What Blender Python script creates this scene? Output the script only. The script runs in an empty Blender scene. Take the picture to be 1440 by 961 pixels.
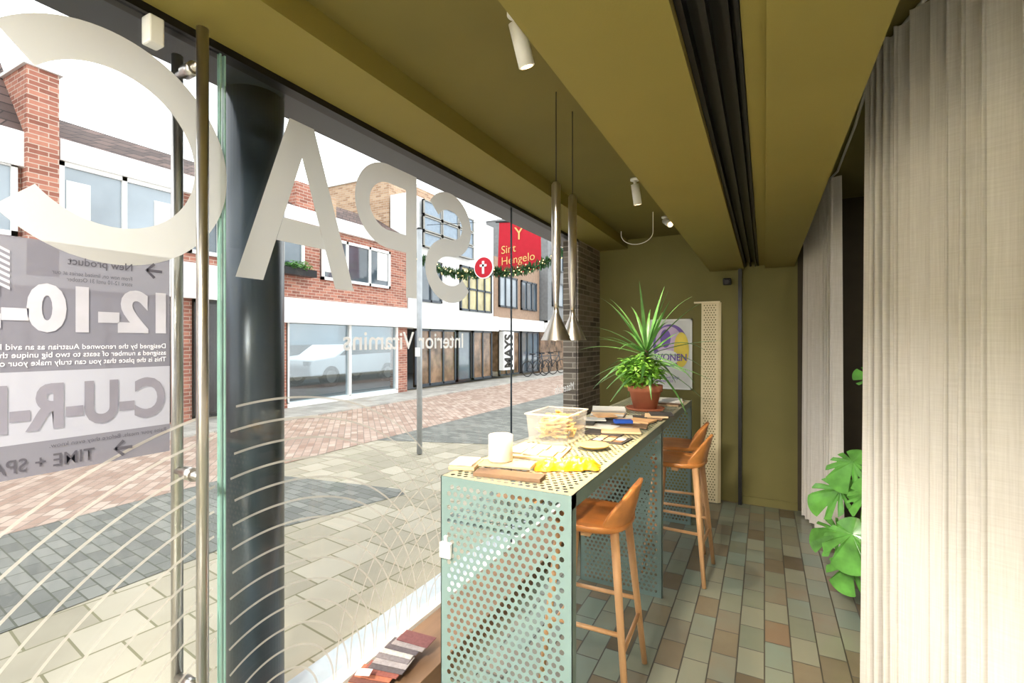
import bpy, bmesh, math, random
from mathutils import Vector, Matrix
random.seed(7)
S = bpy.context.scene
COL = S.collection
H = 1.5

# ---------------------------------------------------------------- helpers
def lin(c):
    def f(v):
        v /= 255.0
        return v/12.92 if v <= 0.04045 else ((v+0.055)/1.055)**2.4
    return (f(c[0]), f(c[1]), f(c[2]), 1)

def new_mat(name):
    m = bpy.data.materials.new(name); m.use_nodes = True
    nt = m.node_tree
    for n in list(nt.nodes): nt.nodes.remove(n)
    out = nt.nodes.new('ShaderNodeOutputMaterial')
    return m, nt, out

def mth(nt, op, a, b=None, c=None):
    n = nt.nodes.new('ShaderNodeMath'); n.operation = op
    for i, v in enumerate((a, b, c)):
        if v is None: continue
        if isinstance(v, (int, float)): n.inputs[i].default_value = v
        else: nt.links.new(v, n.inputs[i])
    return n.outputs[0]

def mat(name, rgb, rough=0.6, metal=0.0, var=0.12, nscale=8.0, bump=0.0, bscale=60, spec=0.5, stretch=None, emit=None, sub=0):
    m, nt, out = new_mat(name)
    b = nt.nodes.new('ShaderNodeBsdfPrincipled')
    tc = nt.nodes.new('ShaderNodeTexCoord')
    nz = nt.nodes.new('ShaderNodeTexNoise'); nz.inputs['Scale'].default_value = nscale; nz.inputs['Detail'].default_value = 4
    vec = tc.outputs['Object']
    if stretch:
        mp = nt.nodes.new('ShaderNodeMapping'); mp.inputs['Scale'].default_value = stretch
        nt.links.new(vec, mp.inputs[0]); vec = mp.outputs[0]
    nt.links.new(vec, nz.inputs['Vector'])
    r = nt.nodes.new('ShaderNodeValToRGB')
    c = lin(rgb)
    r.color_ramp.elements[0].position = 0.3; r.color_ramp.elements[1].position = 0.7
    r.color_ramp.elements[0].color = (c[0]*(1-var), c[1]*(1-var), c[2]*(1-var), 1)
    r.color_ramp.elements[1].color = (min(1, c[0]*(1+var)), min(1, c[1]*(1+var)), min(1, c[2]*(1+var)), 1)
    nt.links.new(nz.outputs['Fac'], r.inputs[0])
    nt.links.new(r.outputs[0], b.inputs['Base Color'])
    b.inputs['Roughness'].default_value = rough; b.inputs['Metallic'].default_value = metal
    b.inputs['Specular IOR Level'].default_value = spec
    if emit:
        b.inputs['Emission Color'].default_value = lin(emit[0]); b.inputs['Emission Strength'].default_value = emit[1]
    if bump > 0:
        n2 = nt.nodes.new('ShaderNodeTexNoise'); n2.inputs['Scale'].default_value = bscale
        nt.links.new(vec, n2.inputs['Vector'])
        bp = nt.nodes.new('ShaderNodeBump'); bp.inputs['Strength'].default_value = bump; bp.inputs['Distance'].default_value = 0.01
        nt.links.new(n2.outputs['Fac'], bp.inputs['Height']); nt.links.new(bp.outputs[0], b.inputs['Normal'])
    nt.links.new(b.outputs[0], out.inputs[0])
    return m

def tiles(name, w, h, stops, gap, gapcol, rough=0.5, horiz=True, offset=0.5, swap=False, noise=0.25, bump=0.3, nscale=14, roughvar=0.0, rot=0.0):
    """per-tile random colour. horiz -> uses (x,y); else wall (x+y, z)"""
    m, nt, out = new_mat(name)
    tc = nt.nodes.new('ShaderNodeTexCoord')
    vec = tc.outputs['Object']
    if rot:
        mp = nt.nodes.new('ShaderNodeMapping'); mp.inputs['Rotation'].default_value = (0, 0, rot)
        nt.links.new(vec, mp.inputs[0]); vec = mp.outputs[0]
    sp = nt.nodes.new('ShaderNodeSeparateXYZ'); nt.links.new(vec, sp.inputs[0])
    if horiz: u, v = sp.outputs[0], sp.outputs[1]
    else:
        u = mth(nt, 'ADD', sp.outputs[0], sp.outputs[1]); v = sp.outputs[2]
    if swap: u, v = v, u
    vs = mth(nt, 'DIVIDE', v, h); row = mth(nt, 'FLOOR', vs); fv = mth(nt, 'FRACT', vs)
    us = mth(nt, 'ADD', mth(nt, 'DIVIDE', u, w), mth(nt, 'MULTIPLY', row, offset))
    colm = mth(nt, 'FLOOR', us); fu = mth(nt, 'FRACT', us)
    cx = nt.nodes.new('ShaderNodeCombineXYZ'); nt.links.new(colm, cx.inputs[0]); nt.links.new(row, cx.inputs[1])
    wn = nt.nodes.new('ShaderNodeTexWhiteNoise'); wn.noise_dimensions = '2D'; nt.links.new(cx.outputs[0], wn.inputs['Vector'])
    nz = nt.nodes.new('ShaderNodeTexNoise'); nz.inputs['Scale'].default_value = nscale; nz.inputs['Detail'].default_value = 5
    nt.links.new(vec, nz.inputs['Vector'])
    f = mth(nt, 'ADD', wn.outputs['Value'], mth(nt, 'MULTIPLY', mth(nt, 'SUBTRACT', nz.outputs['Fac'], 0.5), noise*2))
    r = nt.nodes.new('ShaderNodeValToRGB')
    els = r.color_ramp.elements
    els[0].position = stops[0][0]; els[0].color = lin(stops[0][1])
    els[1].position = stops[-1][0]; els[1].color = lin(stops[-1][1])
    for p, c in stops[1:-1]:
        e = els.new(p); e.color = lin(c)
    nt.links.new(f, r.inputs[0])
    gu = gap/w; gv = gap/h
    def edge(fr, g):
        a = mth(nt, 'GREATER_THAN', fr, g); b = mth(nt, 'LESS_THAN', fr, 1-g)
        return mth(nt, 'MULTIPLY', a, b)
    mask = mth(nt, 'MULTIPLY', edge(fu, gu/2), edge(fv, gv/2))
    mx = nt.nodes.new('ShaderNodeMix'); mx.data_type = 'RGBA'
    nt.links.new(mask, mx.inputs['Factor']); mx.inputs['A'].default_value = lin(gapcol)
    nt.links.new(r.outputs[0], mx.inputs['B'])
    b = nt.nodes.new('ShaderNodeBsdfPrincipled')
    nt.links.new(mx.outputs['Result'], b.inputs['Base Color'])
    if roughvar:
        rr = mth(nt, 'ADD', rough, mth(nt, 'MULTIPLY', nz.outputs['Fac'], roughvar))
        rr = mth(nt, 'ADD', rr, mth(nt, 'MULTIPLY', mth(nt, 'SUBTRACT', 1.0, mask), 0.4))
        nt.links.new(rr, b.inputs['Roughness'])
    else: b.inputs['Roughness'].default_value = rough
    bp = nt.nodes.new('ShaderNodeBump'); bp.inputs['Strength'].default_value = bump; bp.inputs['Distance'].default_value = 0.004
    hh = mth(nt, 'ADD', mask, mth(nt, 'MULTIPLY', nz.outputs['Fac'], 0.4))
    nt.links.new(hh, bp.inputs['Height']); nt.links.new(bp.outputs[0], b.inputs['Normal'])
    nt.links.new(b.outputs[0], out.inputs[0])
    return m

def group(name, loc=(0, 0, 0), rz=0):
    e = bpy.data.objects.new(name, None); COL.objects.link(e)
    e.location = loc; e.rotation_euler = (0, 0, rz); e.empty_display_size = 0.1
    return e

def mesh(name, vs, fs, m, parent=None, smooth=False, loc=None, mats=None, fm=None):
    me = bpy.data.meshes.new(name); me.from_pydata([tuple(v) for v in vs], [], fs); me.update()
    o = bpy.data.objects.new(name, me); COL.objects.link(o)
    if mats:
        for x in mats: me.materials.append(x)
        for p, i in zip(me.polygons, fm): p.material_index = i
    elif m: me.materials.append(m)
    if smooth:
        for p in me.polygons: p.use_smooth = True
    if parent: o.parent = parent
    if loc: o.location = loc
    return o

def box(name, x0, x1, y0, y1, z0, z1, m, parent=None, bevel=0.0, rz=0.0, seg=2):
    if rz:
        cx, cy = (x0+x1)/2, (y0+y1)/2
        c, s = math.cos(rz), math.sin(rz)
        t = lambda x, y: (cx+(x-cx)*c-(y-cy)*s, cy+(x-cx)*s+(y-cy)*c)
    else: t = lambda x, y: (x, y)
    vs = []
    for z in (z0, z1):
        for (x, y) in ((x0, y0), (x1, y0), (x1, y1), (x0, y1)):
            a, b = t(x, y); vs.append((a, b, z))
    fs = [(3, 2, 1, 0), (4, 5, 6, 7), (0, 1, 5, 4), (1, 2, 6, 5), (2, 3, 7, 6), (3, 0, 4, 7)]
    o = mesh(name, vs, fs, m, parent)
    if bevel:
        b = o.modifiers.new('bevel', 'BEVEL'); b.width = bevel; b.segments = seg
    return o

def cyl(name, p0, p1, r0, r1, m, parent=None, seg=20, caps=True):
    p0 = Vector(p0); p1 = Vector(p1); d = (p1-p0).normalized()
    a = d.orthogonal().normalized(); b = d.cross(a)
    vs = []; fs = []
    for p, r in ((p0, r0), (p1, r1)):
        for i in range(seg):
            t = 2*math.pi*i/seg; vs.append(p+a*math.cos(t)*r+b*math.sin(t)*r)
    for i in range(seg):
        j = (i+1) % seg; fs.append((i, j, seg+j, seg+i))
    if caps:
        fs.append(tuple(range(seg))[::-1]); fs.append(tuple(range(seg, 2*seg)))
    o = mesh(name, vs, fs, m, parent)
    for p in o.data.polygons:
        if len(p.vertices) == 4: p.use_smooth = True
    return o

def lathe(name, prof, loc, m, parent=None, seg=32):
    vs = []; fs = []
    for (r, z) in prof:
        for i in range(seg):
            t = 2*math.pi*i/seg; vs.append((loc[0]+r*math.cos(t), loc[1]+r*math.sin(t), loc[2]+z))
    for k in range(len(prof)-1):
        for i in range(seg):
            j = (i+1) % seg; fs.append((k*seg+i, k*seg+j, (k+1)*seg+j, (k+1)*seg+i))
    return mesh(name, vs, fs, m, parent, smooth=True)

def wheel_ring(name, cx, cz, R, r, m, parent, N=28, K=8):
    vs = []; fs = []
    for i in range(N):
        a = 2*math.pi*i/N
        for k in range(K):
            b = 2*math.pi*k/K; q = R+r*math.cos(b)
            vs.append((cx+q*math.cos(a), r*math.sin(b), cz+q*math.sin(a)))
    for i in range(N):
        for k in range(K):
            fs.append((i*K+k, i*K+(k+1) % K, ((i+1) % N)*K+(k+1) % K, ((i+1) % N)*K+k))
    return mesh(name, vs, fs, m, parent, smooth=True)

def curve(name, pts, r, m, parent=None, cyclic=False):
    cu = bpy.data.curves.new(name, 'CURVE'); cu.dimensions = '3D'; cu.bevel_depth = r; cu.bevel_resolution = 3
    sp = cu.splines.new('POLY'); sp.points.add(len(pts)-1); sp.use_cyclic_u = cyclic
    for i, p in enumerate(pts): sp.points[i].co = (*p, 1)
    o = bpy.data.objects.new(name, cu); COL.objects.link(o); cu.materials.append(m)
    if parent: o.parent = parent
    return o

def stroke(pts, w):
    vs = []; fs = []
    n = len(pts)
    for i, p in enumerate(pts):
        a = Vector(pts[max(0, i-1)]); b = Vector(pts[min(n-1, i+1)])
        d = (b-a).normalized(); nn = Vector((-d.y, d.x))
        vs.append(Vector(p)+nn*w/2); vs.append(Vector(p)-nn*w/2)
    for i in range(n-1): fs.append((2*i, 2*i+1, 2*i+3, 2*i+2))
    return vs, fs

def text_fit(name, body, O, U, V, w, h, m, parent=None, off=0.0):
    cu = bpy.data.curves.new('tmp', 'FONT'); cu.body = body; cu.offset = off; cu.resolution_u = 4
    o = bpy.data.objects.new('tmp', cu); COL.objects.link(o)
    bpy.context.view_layer.update()
    me = bpy.data.meshes.new_from_object(o.evaluated_get(bpy.context.evaluated_depsgraph_get()))
    bpy.data.objects.remove(o)
    xs = [v.co.x for v in me.vertices]; ys = [v.co.y for v in me.vertices]
    x0, x1, y0, y1 = min(xs), max(xs), min(ys), max(ys)
    O = Vector(O); U = Vector(U); V = Vector(V)
    for v in me.vertices:
        a = (v.co.x-x0)/(x1-x0)*w; b = (v.co.y-y0)/(y1-y0)*h
        v.co = O+U*a+V*b
    me.materials.clear(); me.materials.append(m)
    ob = bpy.data.objects.new(name, me); COL.objects.link(ob)
    if parent: ob.parent = parent
    return ob

def perf(name, umin, umax, vmin, vmax, fn, m, parent=None, pitch=0.027, r=0.0088, b=0.02):
    nu = max(1, int(round((umax-umin-2*b)/pitch))); nv = max(1, int(round((vmax-vmin-2*b)/(pitch*0.9))))
    pu = (umax-umin-2*b)/nu; pv = (vmax-vmin-2*b)/nv
    vs = []; fs = []
    def quad(a, c, d, e):
        i = len(vs); vs.extend([fn(*a), fn(*c), fn(*d), fn(*e)]); fs.append((i, i+1, i+2, i+3))
    u0, u1, v0, v1 = umin+b, umax-b, vmin+b, vmax-b
    quad((umin, vmin), (umax, vmin), (umax, v0), (umin, v0))
    quad((umin, v1), (umax, v1), (umax, vmax), (umin, vmax))
    quad((umin, v0), (u0, v0), (u0, v1), (umin, v1))
    quad((u1, v0), (umax, v0), (umax, v1), (u1, v1))
    for j in range(nv):
        odd = j % 2; vv = v0+j*pv
        if odd:
            quad((u0, vv), (u0+pu/2, vv), (u0+pu/2, vv+pv), (u0, vv+pv))
            quad((u1-pu/2, vv), (u1, vv), (u1, vv+pv), (u1-pu/2, vv+pv))
        for i in range(nu-odd):
            uu = u0+(i+0.5*odd)*pu; cx, cy = uu+pu/2, vv+pv/2
            k = len(vs)
            outer = [(1, 0), (1, 1), (0, 1), (-1, 1), (-1, 0), (-1, -1), (0, -1), (1, -1)]
            for a, c in outer: vs.append(fn(cx+a*pu/2, cy+c*pv/2))
            for q in range(8):
                t = math.pi/4*q; vs.append(fn(cx+r*math.cos(t), cy+r*math.sin(t)))
            for q in range(8):
                p = (q+1) % 8; fs.append((k+q, k+p, k+8+p, k+8+q))
    return mesh(name, vs, fs, m, parent)

# ---------------------------------------------------------------- materials
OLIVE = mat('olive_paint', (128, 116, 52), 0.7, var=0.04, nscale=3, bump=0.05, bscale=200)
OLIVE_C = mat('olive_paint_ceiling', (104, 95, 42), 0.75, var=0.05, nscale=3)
OLIVE_D = mat('olive_paint_wall', (118, 111, 62), 0.8, var=0.05, nscale=3)
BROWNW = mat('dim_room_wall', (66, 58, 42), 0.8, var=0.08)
BLACK = mat('black_metal', (24, 24, 26), 0.4, 0.3)
ANTHRA = mat('anthracite_steel', (52, 62, 72), 0.3, 0.2, var=0.06)
STEEL = mat('brushed_steel', (204, 200, 196), 0.28, 1.0, var=0.08, nscale=60, stretch=(1, 1, 0.05))
GREEN = mat('sage_powdercoat', (116, 138, 134), 0.45, 0.0, var=0.03)
GREEN_LAMPLIT = mat('sage_powdercoat_lamplit', (172, 168, 138), 0.4, 0.0, var=0.03)  # sage coat of the top with the pendants' warm light put into its colour
CREAM = mat('cream_powdercoat', (238, 222, 180), 0.5, var=0.03)
WOODL = mat('beech_wood', (220, 172, 124), 0.45, var=0.15, nscale=12, stretch=(1, 1, 0.15))
WOODO = mat('stained_seat_wood', (202, 132, 68), 0.38, var=0.2, nscale=14, stretch=(0.3, 1, 1))
WOODB = mat('brown_wood', (130, 100, 74), 0.6, var=0.3, nscale=10, stretch=(1, .2, 1))
WHITE = mat('white_paint', (238, 238, 236), 0.5, var=0.03)
WHITEG = mat('offwhite_render', (226, 226, 224), 0.7, var=0.05)
TERRA = mat('terracotta', (204, 126, 94), 0.8, var=0.1)
LEAF = mat('leaf_green', (98, 150, 74), 0.35, var=0.35, nscale=10)
LEAF2 = mat('leaf_lime', (170, 200, 60), 0.5, var=0.3, nscale=20)
LEAFM = mat('monstera_leaf', (92, 152, 66), 0.22, var=0.4, nscale=9)
SOIL = mat('soil', (50, 36, 26), 0.95)
YELLOW = mat('yellow_plastic', (226, 172, 30), 0.3, var=0.25, nscale=30, bump=0.8, bscale=30)
CERAM = mat('white_ceramic', (222, 220, 210), 0.35, var=0.03)
BLUE = mat('blue_fabric', (30, 80, 180), 0.6)
DARKG = mat('dark_slate', (58, 54, 54), 0.6)
FLOOR = tiles('glazed_floor_tiles', 0.21, 0.115, [(0.0, (100, 90, 74)), (0.2, (126, 116, 96)), (0.4, (114, 120, 104)), (0.6, (134, 134, 116)), (0.8, (120, 132, 120)), (1.0, (126, 108, 88))],
              0.006, (66, 62, 52), rough=0.12, swap=True, noise=0.08, bump=0.25, nscale=5, roughvar=0.2)
BRICK = tiles('red_brick', 0.22, 0.07, [(0, (136, 84, 70)), (0.5, (160, 102, 86)), (1, (182, 124, 104))], 0.012, (190, 172, 158), 0.85, horiz=False)
BRICKB = tiles('brown_brick', 0.22, 0.07, [(0, (150, 118, 92)), (0.5, (172, 140, 112)), (1, (188, 160, 132))], 0.012, (180, 165, 150), 0.85, horiz=False)
BRICKG = tiles('grey_brick', 0.2, 0.05, [(0, (84, 76, 70)), (0.5, (112, 102, 94)), (1, (136, 126, 116))], 0.01, (160, 152, 142), 0.85, horiz=False)
ROOF = tiles('roof_tiles', 0.25, 0.16, [(0, (78, 64, 62)), (0.5, (98, 80, 76)), (1, (116, 94, 88))], 0.02, (50, 42, 42), 0.8, horiz=False)
FLAG = tiles('flagstones', 0.3, 0.3, [(0, (152, 145, 128)), (0.5, (168, 160, 142)), (1, (180, 172, 155))], 0.012, (124, 120, 94), 0.8, swap=True, noise=0.5, nscale=3, rot=0.12)
COBBLE = tiles('dark_cobbles', 0.2, 0.1, [(0, (104, 105, 101)), (0.5, (120, 121, 116)), (1, (136, 136, 130))], 0.010, (88, 90, 80), 0.8, rot=0.1, noise=0.7, nscale=1.5)
ROAD = tiles('clinker_road', 0.2, 0.1, [(0, (152, 126, 112)), (0.5, (172, 148, 134)), (1, (190, 170, 156))], 0.012, (136, 122, 112), 0.85, rot=0.78, noise=0.5, nscale=2)
WALK = tiles('sidewalk_slabs', 0.3, 0.3, [(0, (158, 154, 148)), (0.5, (174, 170, 163)), (1, (186, 182, 175))], 0.012, (132, 130, 124), 0.8)
DGLASS = mat('facade_glass', (84, 96, 106), 0.06, 0.0, var=0.45, nscale=0.8, spec=1.0)
LGLASS = mat('facade_glass_light', (150, 162, 172), 0.1, 0.0, var=0.25, nscale=0.8, spec=1.0)
WARMG = mat('lit_shop_interior', (112, 90, 72), 0.15, var=0.8, nscale=2.8, emit=((255, 200, 140), 0.05))
BLUEP = mat('bluegrey_panel', (132, 148, 164), 0.3, var=0.1)
RED = mat('red_banner', (184, 40, 54), 0.8, var=0.05, spec=.2)

def glass_mat(name, tint=(1, 1, 1, 1), g=0.06):
    m, nt, out = new_mat(name)
    t = nt.nodes.new('ShaderNodeBsdfTransparent'); t.inputs[0].default_value = tint
    gl = nt.nodes.new('ShaderNodeBsdfGlossy'); gl.inputs['Roughness'].default_value = 0.0
    nz = nt.nodes.new('ShaderNodeTexNoise'); nz.inputs['Scale'].default_value = 0.5
    f = mth(nt, 'MULTIPLY', nz.outputs['Fac'], g)
    mx = nt.nodes.new('ShaderNodeMixShader'); nt.links.new(f, mx.inputs[0])
    nt.links.new(t.outputs[0], mx.inputs[1]); nt.links.new(gl.outputs[0], mx.inputs[2]); nt.links.new(mx.outputs[0], out.inputs[0])
    return m
GLASS = glass_mat('clear_glass', (0.975, 0.99, 0.985, 1), 0.07)
SHOPG = glass_mat('shop_glass', (0.80, 0.88, 0.92, 1), 0.35)

def vinyl(name, rgb, alpha=1.0, tr=0.6):
    m, nt, out = new_mat(name)
    nz = nt.nodes.new('ShaderNodeTexNoise'); nz.inputs['Scale'].default_value = 4
    c = lin(rgb)
    r = nt.nodes.new('ShaderNodeValToRGB')
    r.color_ramp.elements[0].color = (c[0]*.96, c[1]*.96, c[2]*.96, 1); r.color_ramp.elements[1].color = c
    nt.links.new(nz.outputs['Fac'], r.inputs[0])
    d = nt.nodes.new('ShaderNodeBsdfDiffuse'); t = nt.nodes.new('ShaderNodeBsdfTranslucent')
    nt.links.new(r.outputs[0], d.inputs[0]); nt.links.new(r.outputs[0], t.inputs[0])
    mx = nt.nodes.new('ShaderNodeMixShader'); mx.inputs[0].default_value = tr
    nt.links.new(d.outputs[0], mx.inputs[1]); nt.links.new(t.outputs[0], mx.inputs[2])
    last = mx
    if alpha < 1:
        tp = nt.nodes.new('ShaderNodeBsdfTransparent'); m2 = nt.nodes.new('ShaderNodeMixShader'); m2.inputs[0].default_value = alpha
        nt.links.new(tp.outputs[0], m2.inputs[1]); nt.links.new(mx.outputs[0], m2.inputs[2]); last = m2
    nt.links.new(last.outputs[0], out.inputs[0])
    return m
VINYL = vinyl('white_vinyl', (220, 220, 216), 1.0, .55)
VLINE = vinyl('line_vinyl', (226, 220, 208), 0.7)
POSTG = vinyl('poster_grey_film', (136, 134, 144), 0.92, .5)
POSTL = vinyl('poster_light_film', (192, 192, 202), .96, .55)
PLASTIC = vinyl('frosted_plastic', (235, 235, 232), 0.28, .5)

def curtain_mat():
    m, nt, out = new_mat('linen_curtain')
    tc = nt.nodes.new('ShaderNodeTexCoord')
    a = nt.nodes.new('ShaderNodeMapping'); a.inputs['Scale'].default_value = (220, 220, 6)
    b = nt.nodes.new('ShaderNodeMapping'); b.inputs['Scale'].default_value = (10, 10, 260)
    na = nt.nodes.new('ShaderNodeTexNoise'); nb = nt.nodes.new('ShaderNodeTexNoise')
    for q, n in ((a, na), (b, nb)):
        nt.links.new(tc.outputs['Object'], q.inputs[0]); nt.links.new(q.outputs[0], n.inputs['Vector']); n.inputs['Scale'].default_value = 1
    f = mth(nt, 'ADD', mth(nt, 'MULTIPLY', na.outputs['Fac'], .6), mth(nt, 'MULTIPLY', nb.outputs['Fac'], .4))
    r = nt.nodes.new('ShaderNodeValToRGB')
    r.color_ramp.elements[0].position = 0.3; r.color_ramp.elements[1].position = 0.7
    r.color_ramp.elements[0].color = lin((216, 211, 203)); r.color_ramp.elements[1].color = lin((236, 232, 226))
    nt.links.new(f, r.inputs[0])
    d = nt.nodes.new('ShaderNodeBsdfDiffuse'); t = nt.nodes.new('ShaderNodeBsdfTranslucent')
    nt.links.new(r.outputs[0], d.inputs[0]); nt.links.new(r.outputs[0], t.inputs[0])
    mx = nt.nodes.new('ShaderNodeMixShader'); mx.inputs[0].default_value = 0.06
    nt.links.new(d.outputs[0], mx.inputs[1]); nt.links.new(t.outputs[0], mx.inputs[2]); nt.links.new(mx.outputs[0], out.inputs[0])
    return m
LINEN = curtain_mat()

# ---------------------------------------------------------------- room shell
WX = -1.556          # glass plane
FY = 4.97            # far wall
BY = -1.6            # rear wall
box('floor', WX, 2.4, BY, FY, -0.1, 0, FLOOR)
box('wall_far', -1.75, 0.26, FY, FY+0.15, 0, 2.8, OLIVE_D)
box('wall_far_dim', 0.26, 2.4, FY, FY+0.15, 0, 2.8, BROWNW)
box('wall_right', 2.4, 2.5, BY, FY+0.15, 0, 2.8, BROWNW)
box('wall_rear', -1.75, 2.5, BY-0.1, BY, 0, 2.8, WHITEG)
c = group('ceiling')
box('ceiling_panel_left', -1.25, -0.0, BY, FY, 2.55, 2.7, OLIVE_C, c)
box('ceiling_panel_right', 0.0, 2.4, BY, FY, 2.72, 2.82, OLIVE_D, c)
box('bulkhead', -1.6, -1.25, BY, FY, 2.455, 2.8, OLIVE, c)
b1 = group('ceiling_beam')
box('beam_body', -0.4615, -0.166, BY, FY, 2.167, 2.55, OLIVE, b1)
b2 = group('ceiling_beam')
box('beam_body', 0.004, 0.234, BY, FY, 2.167, 2.72, OLIVE, b2)
box('beam_flange', -0.045, 0.004, BY, FY, 2.195, 2.55, OLIVE, b2)
tr = group('sliding_door_track')
box('track_back', -0.166, -0.045, BY, FY-.001, 2.235, 2.34, BLACK, tr)
for i, (a, b) in enumerate(((-0.164, -0.150), (-0.122, -0.108), (-0.078, -0.066), (-0.056, -0.047))):
    box('rail_%d' % i, a, b, BY, FY-.001, 2.19, 2.31, BLACK, tr)
box('track_post', -0.215, -0.185, FY-0.07, FY, 0, 2.165, BLACK, tr)
box('trim_1', -0.18, 0.26, FY-0.015, FY, 0, 0.07, OLIVE_D)
box('wall_window_pier', WX-0.14, WX+0.01, 4.30, FY, 0, 2.455, BRICKG)

# ---------------------------------------------------------------- shop window
w1 = group('window_1')
box('pane_near', WX-0.012, WX, 0.965, 2.979, 0.1, 2.455, GLASS, w1)
box('pane_far', WX-0.012, WX, 2.982, 4.3, 0.1, 2.455, GLASS, w1)
box('joint', WX-0.0125, WX+0.0005, 2.979, 2.982, 0.1, 2.455, ANTHRA, w1)
box('frame_bottom', WX-0.05, WX+0.02, 0.965, 4.3, 0, 0.1, WHITEG, w1)
box('frame_head', WX-0.04, WX+0.012, 0.0, 4.3, 2.43, 2.47, BLACK, w1)
box('fascia_outside', -1.84, -1.6, BY, 5.2, 2.47, 2.95, ANTHRA, w1)
box('sill_outside', -1.80, WX-0.05, 0.965, 4.9, -0.01, 0.05, mat('bluestone_sill', (178, 188, 198), 0.5), w1)
d1 = group('door_1')
box('glass_leaf', WX-0.012, WX, -0.15, 0.945, 0.02, 2.43, GLASS, d1)
GE = mat('glass_edge_green', (140, 180, 168), 0.2)
box('glass_edge', WX-0.013, WX+0.001, 0.945, 0.951, 0.02, 2.43, GE, d1)
box('glass_edge_fixed', WX-0.013, WX+0.001, 0.960, 0.965, 0.1, 2.43, GE, w1)
cyl('handle_inside', (-1.48, .848, 0.25), (-1.48, .848, 2.43), .0165, .0165, STEEL, d1)
cyl('handle_outside', (-1.64, .862, 0.25), (-1.64, .862, 2.40), .0165, .0165, STEEL, d1)
for z in (0.45, 1.095, 2.33):
    cyl('handle_bracket_%d' % int(z*10), (-1.48, .85, z), (-1.64, .86, z), .012, .012, STEEL, d1)
    cyl('handle_boss_%d' % int(z*10), (-1.53, .853, z), (-1.585, .857, z), .02, .02, STEEL, d1)
box('top_clamp', WX-0.025, WX+0.02, 0.735, 0.775, 2.35, 2.43, WHITE, d1, 0.005)
box('threshold', WX-0.1, WX+0.02, -0.2, 0.965, -0.01, 0.012, STEEL, d1)
box('wall_left_rear', WX-0.14, WX, BY, -0.17, 0, 2.455, OLIVE_D)

# vinyl letters
vl = group('window_lettering')
LXp = WX+0.004
def vinyl_shape(name, vs, fs, yhi, z0, m=VINYL):
    mesh(name, [(LXp, yhi-v[0], z0+v[1]) for v in vs], fs, m, vl)
def arcpts(cx, cy, rx, ry, a0, a1, n=40):
    return [(cx+rx*math.cos(math.radians(a0+(a1-a0)*i/n)), cy+ry*math.sin(math.radians(a0+(a1-a0)*i/n))) for i in range(n+1)]
LH = 0.61; sw = 0.095; Z0 = 1.715
w_, rx, ry = .45, (.45-sw)/2, (LH-sw)/4
pts = arcpts(w_/2, LH-sw/2-ry, rx*.93, ry, 28, 270)+arcpts(w_/2, sw/2+ry, rx, ry, 90, -150)[1:]
vinyl_shape('letter_S', *stroke(pts, sw), 2.455, Z0)
vs = [Vector((0, 0)), Vector((sw*.85, 0)), Vector((sw*.85, LH)), Vector((0, LH))]; fs = [(0, 1, 2, 3)]
vinyl_shape('letter_P_stem', vs, fs, 1.935, Z0)
R = 0.17
pp = [(sw*.85, LH-sw*.45), (.18, LH-sw*.45)]+arcpts(.2, LH-sw*.45-R*.9, R, R*.9, 90, -90)+[(.18, LH-sw*.45-2*R*.9), (sw*.85, LH-sw*.45-2*R*.9)]
vinyl_shape('letter_P_bowl', *stroke(pp, sw*.9), 1.935, Z0)
aw = .52; t = .1
vs = [Vector(v) for v in ((0, 0), (t, 0), (aw/2, LH-.13), (aw/2, LH), (aw/2-.055, LH), (aw-t, 0), (aw, 0), (aw/2+.055, LH), (.151, .15), (aw-.151, .15), (aw-.179, .235), (.179, .235))]
fs = [(0, 1, 2, 3, 4), (6, 7, 3, 2, 5), (8, 9, 10, 11)]
vinyl_shape('letter_A', vs, fs, 1.515, Z0)
vinyl_shape('letter_C', *stroke(arcpts(.31, LH/2, .26, LH/2-sw/2+.005, 42, 318, 64), .1), .966, Z0)
for i, (a, b, cc, d) in enumerate(((0, sw, 0, LH), (sw, .4, 0, sw), (sw, .4, LH-sw, LH), (sw, .36, LH/2-sw/2, LH/2+sw/2))):
    vinyl_shape('letter_E_%d' % i, [(a, cc), (b, cc), (b, d), (a, d)], [(0, 1, 2, 3)], .30, Z0)
VIN2 = vinyl('bright_vinyl', (250, 250, 248), 1, .7)
text_fit('words_small', 'Interior Vitamins', (LXp, 2.36, 1.462), (0, -1, 0), (0, 0, 1), .905, .085, VIN2, vl, 0.012)
text_fit('words_far', 'Materials', (LXp, 4.2, 1.06), (0, -1, 0), (0, 0, 1), .45, .07, VIN2, vl)
allv = []; allf = []
def arcs(cy, cz, radii, ylo, yhi, zlo=0.11, w=0.008):
    for r in radii:
        run = []
        N = 120
        def flush():
            if len(run) > 1:
                a, b = stroke(run, w); k = len(allv)
                allv.extend(a); allf.extend([tuple(i+k for i in f) for f in b])
        for i in range(N+1):
            th = math.pi*i/N
            y, z = cy+r*math.cos(th), cz+r*math.sin(th)
            if ylo < y < yhi and z > zlo and z < 1.32: run.append((y, z))
            else: flush(); run = []
        flush()
rad = [0.18+0.0765*i for i in range(14)]
arcs(1.15, .12, rad, 0.97, 2.9)
arcs(1.15, .12, rad, -0.14, 0.93)
arcs(2.15, .12, [0.12+0.0765*i for i in range(9)], 0.97, 2.9)
arcs(0.1, .12, [0.12+0.0765*i for i in range(8)], -0.14, 0.93)
mesh('pattern_lines', [(LXp, v[0], v[1]) for v in allv], allf, VLINE, vl)

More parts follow.
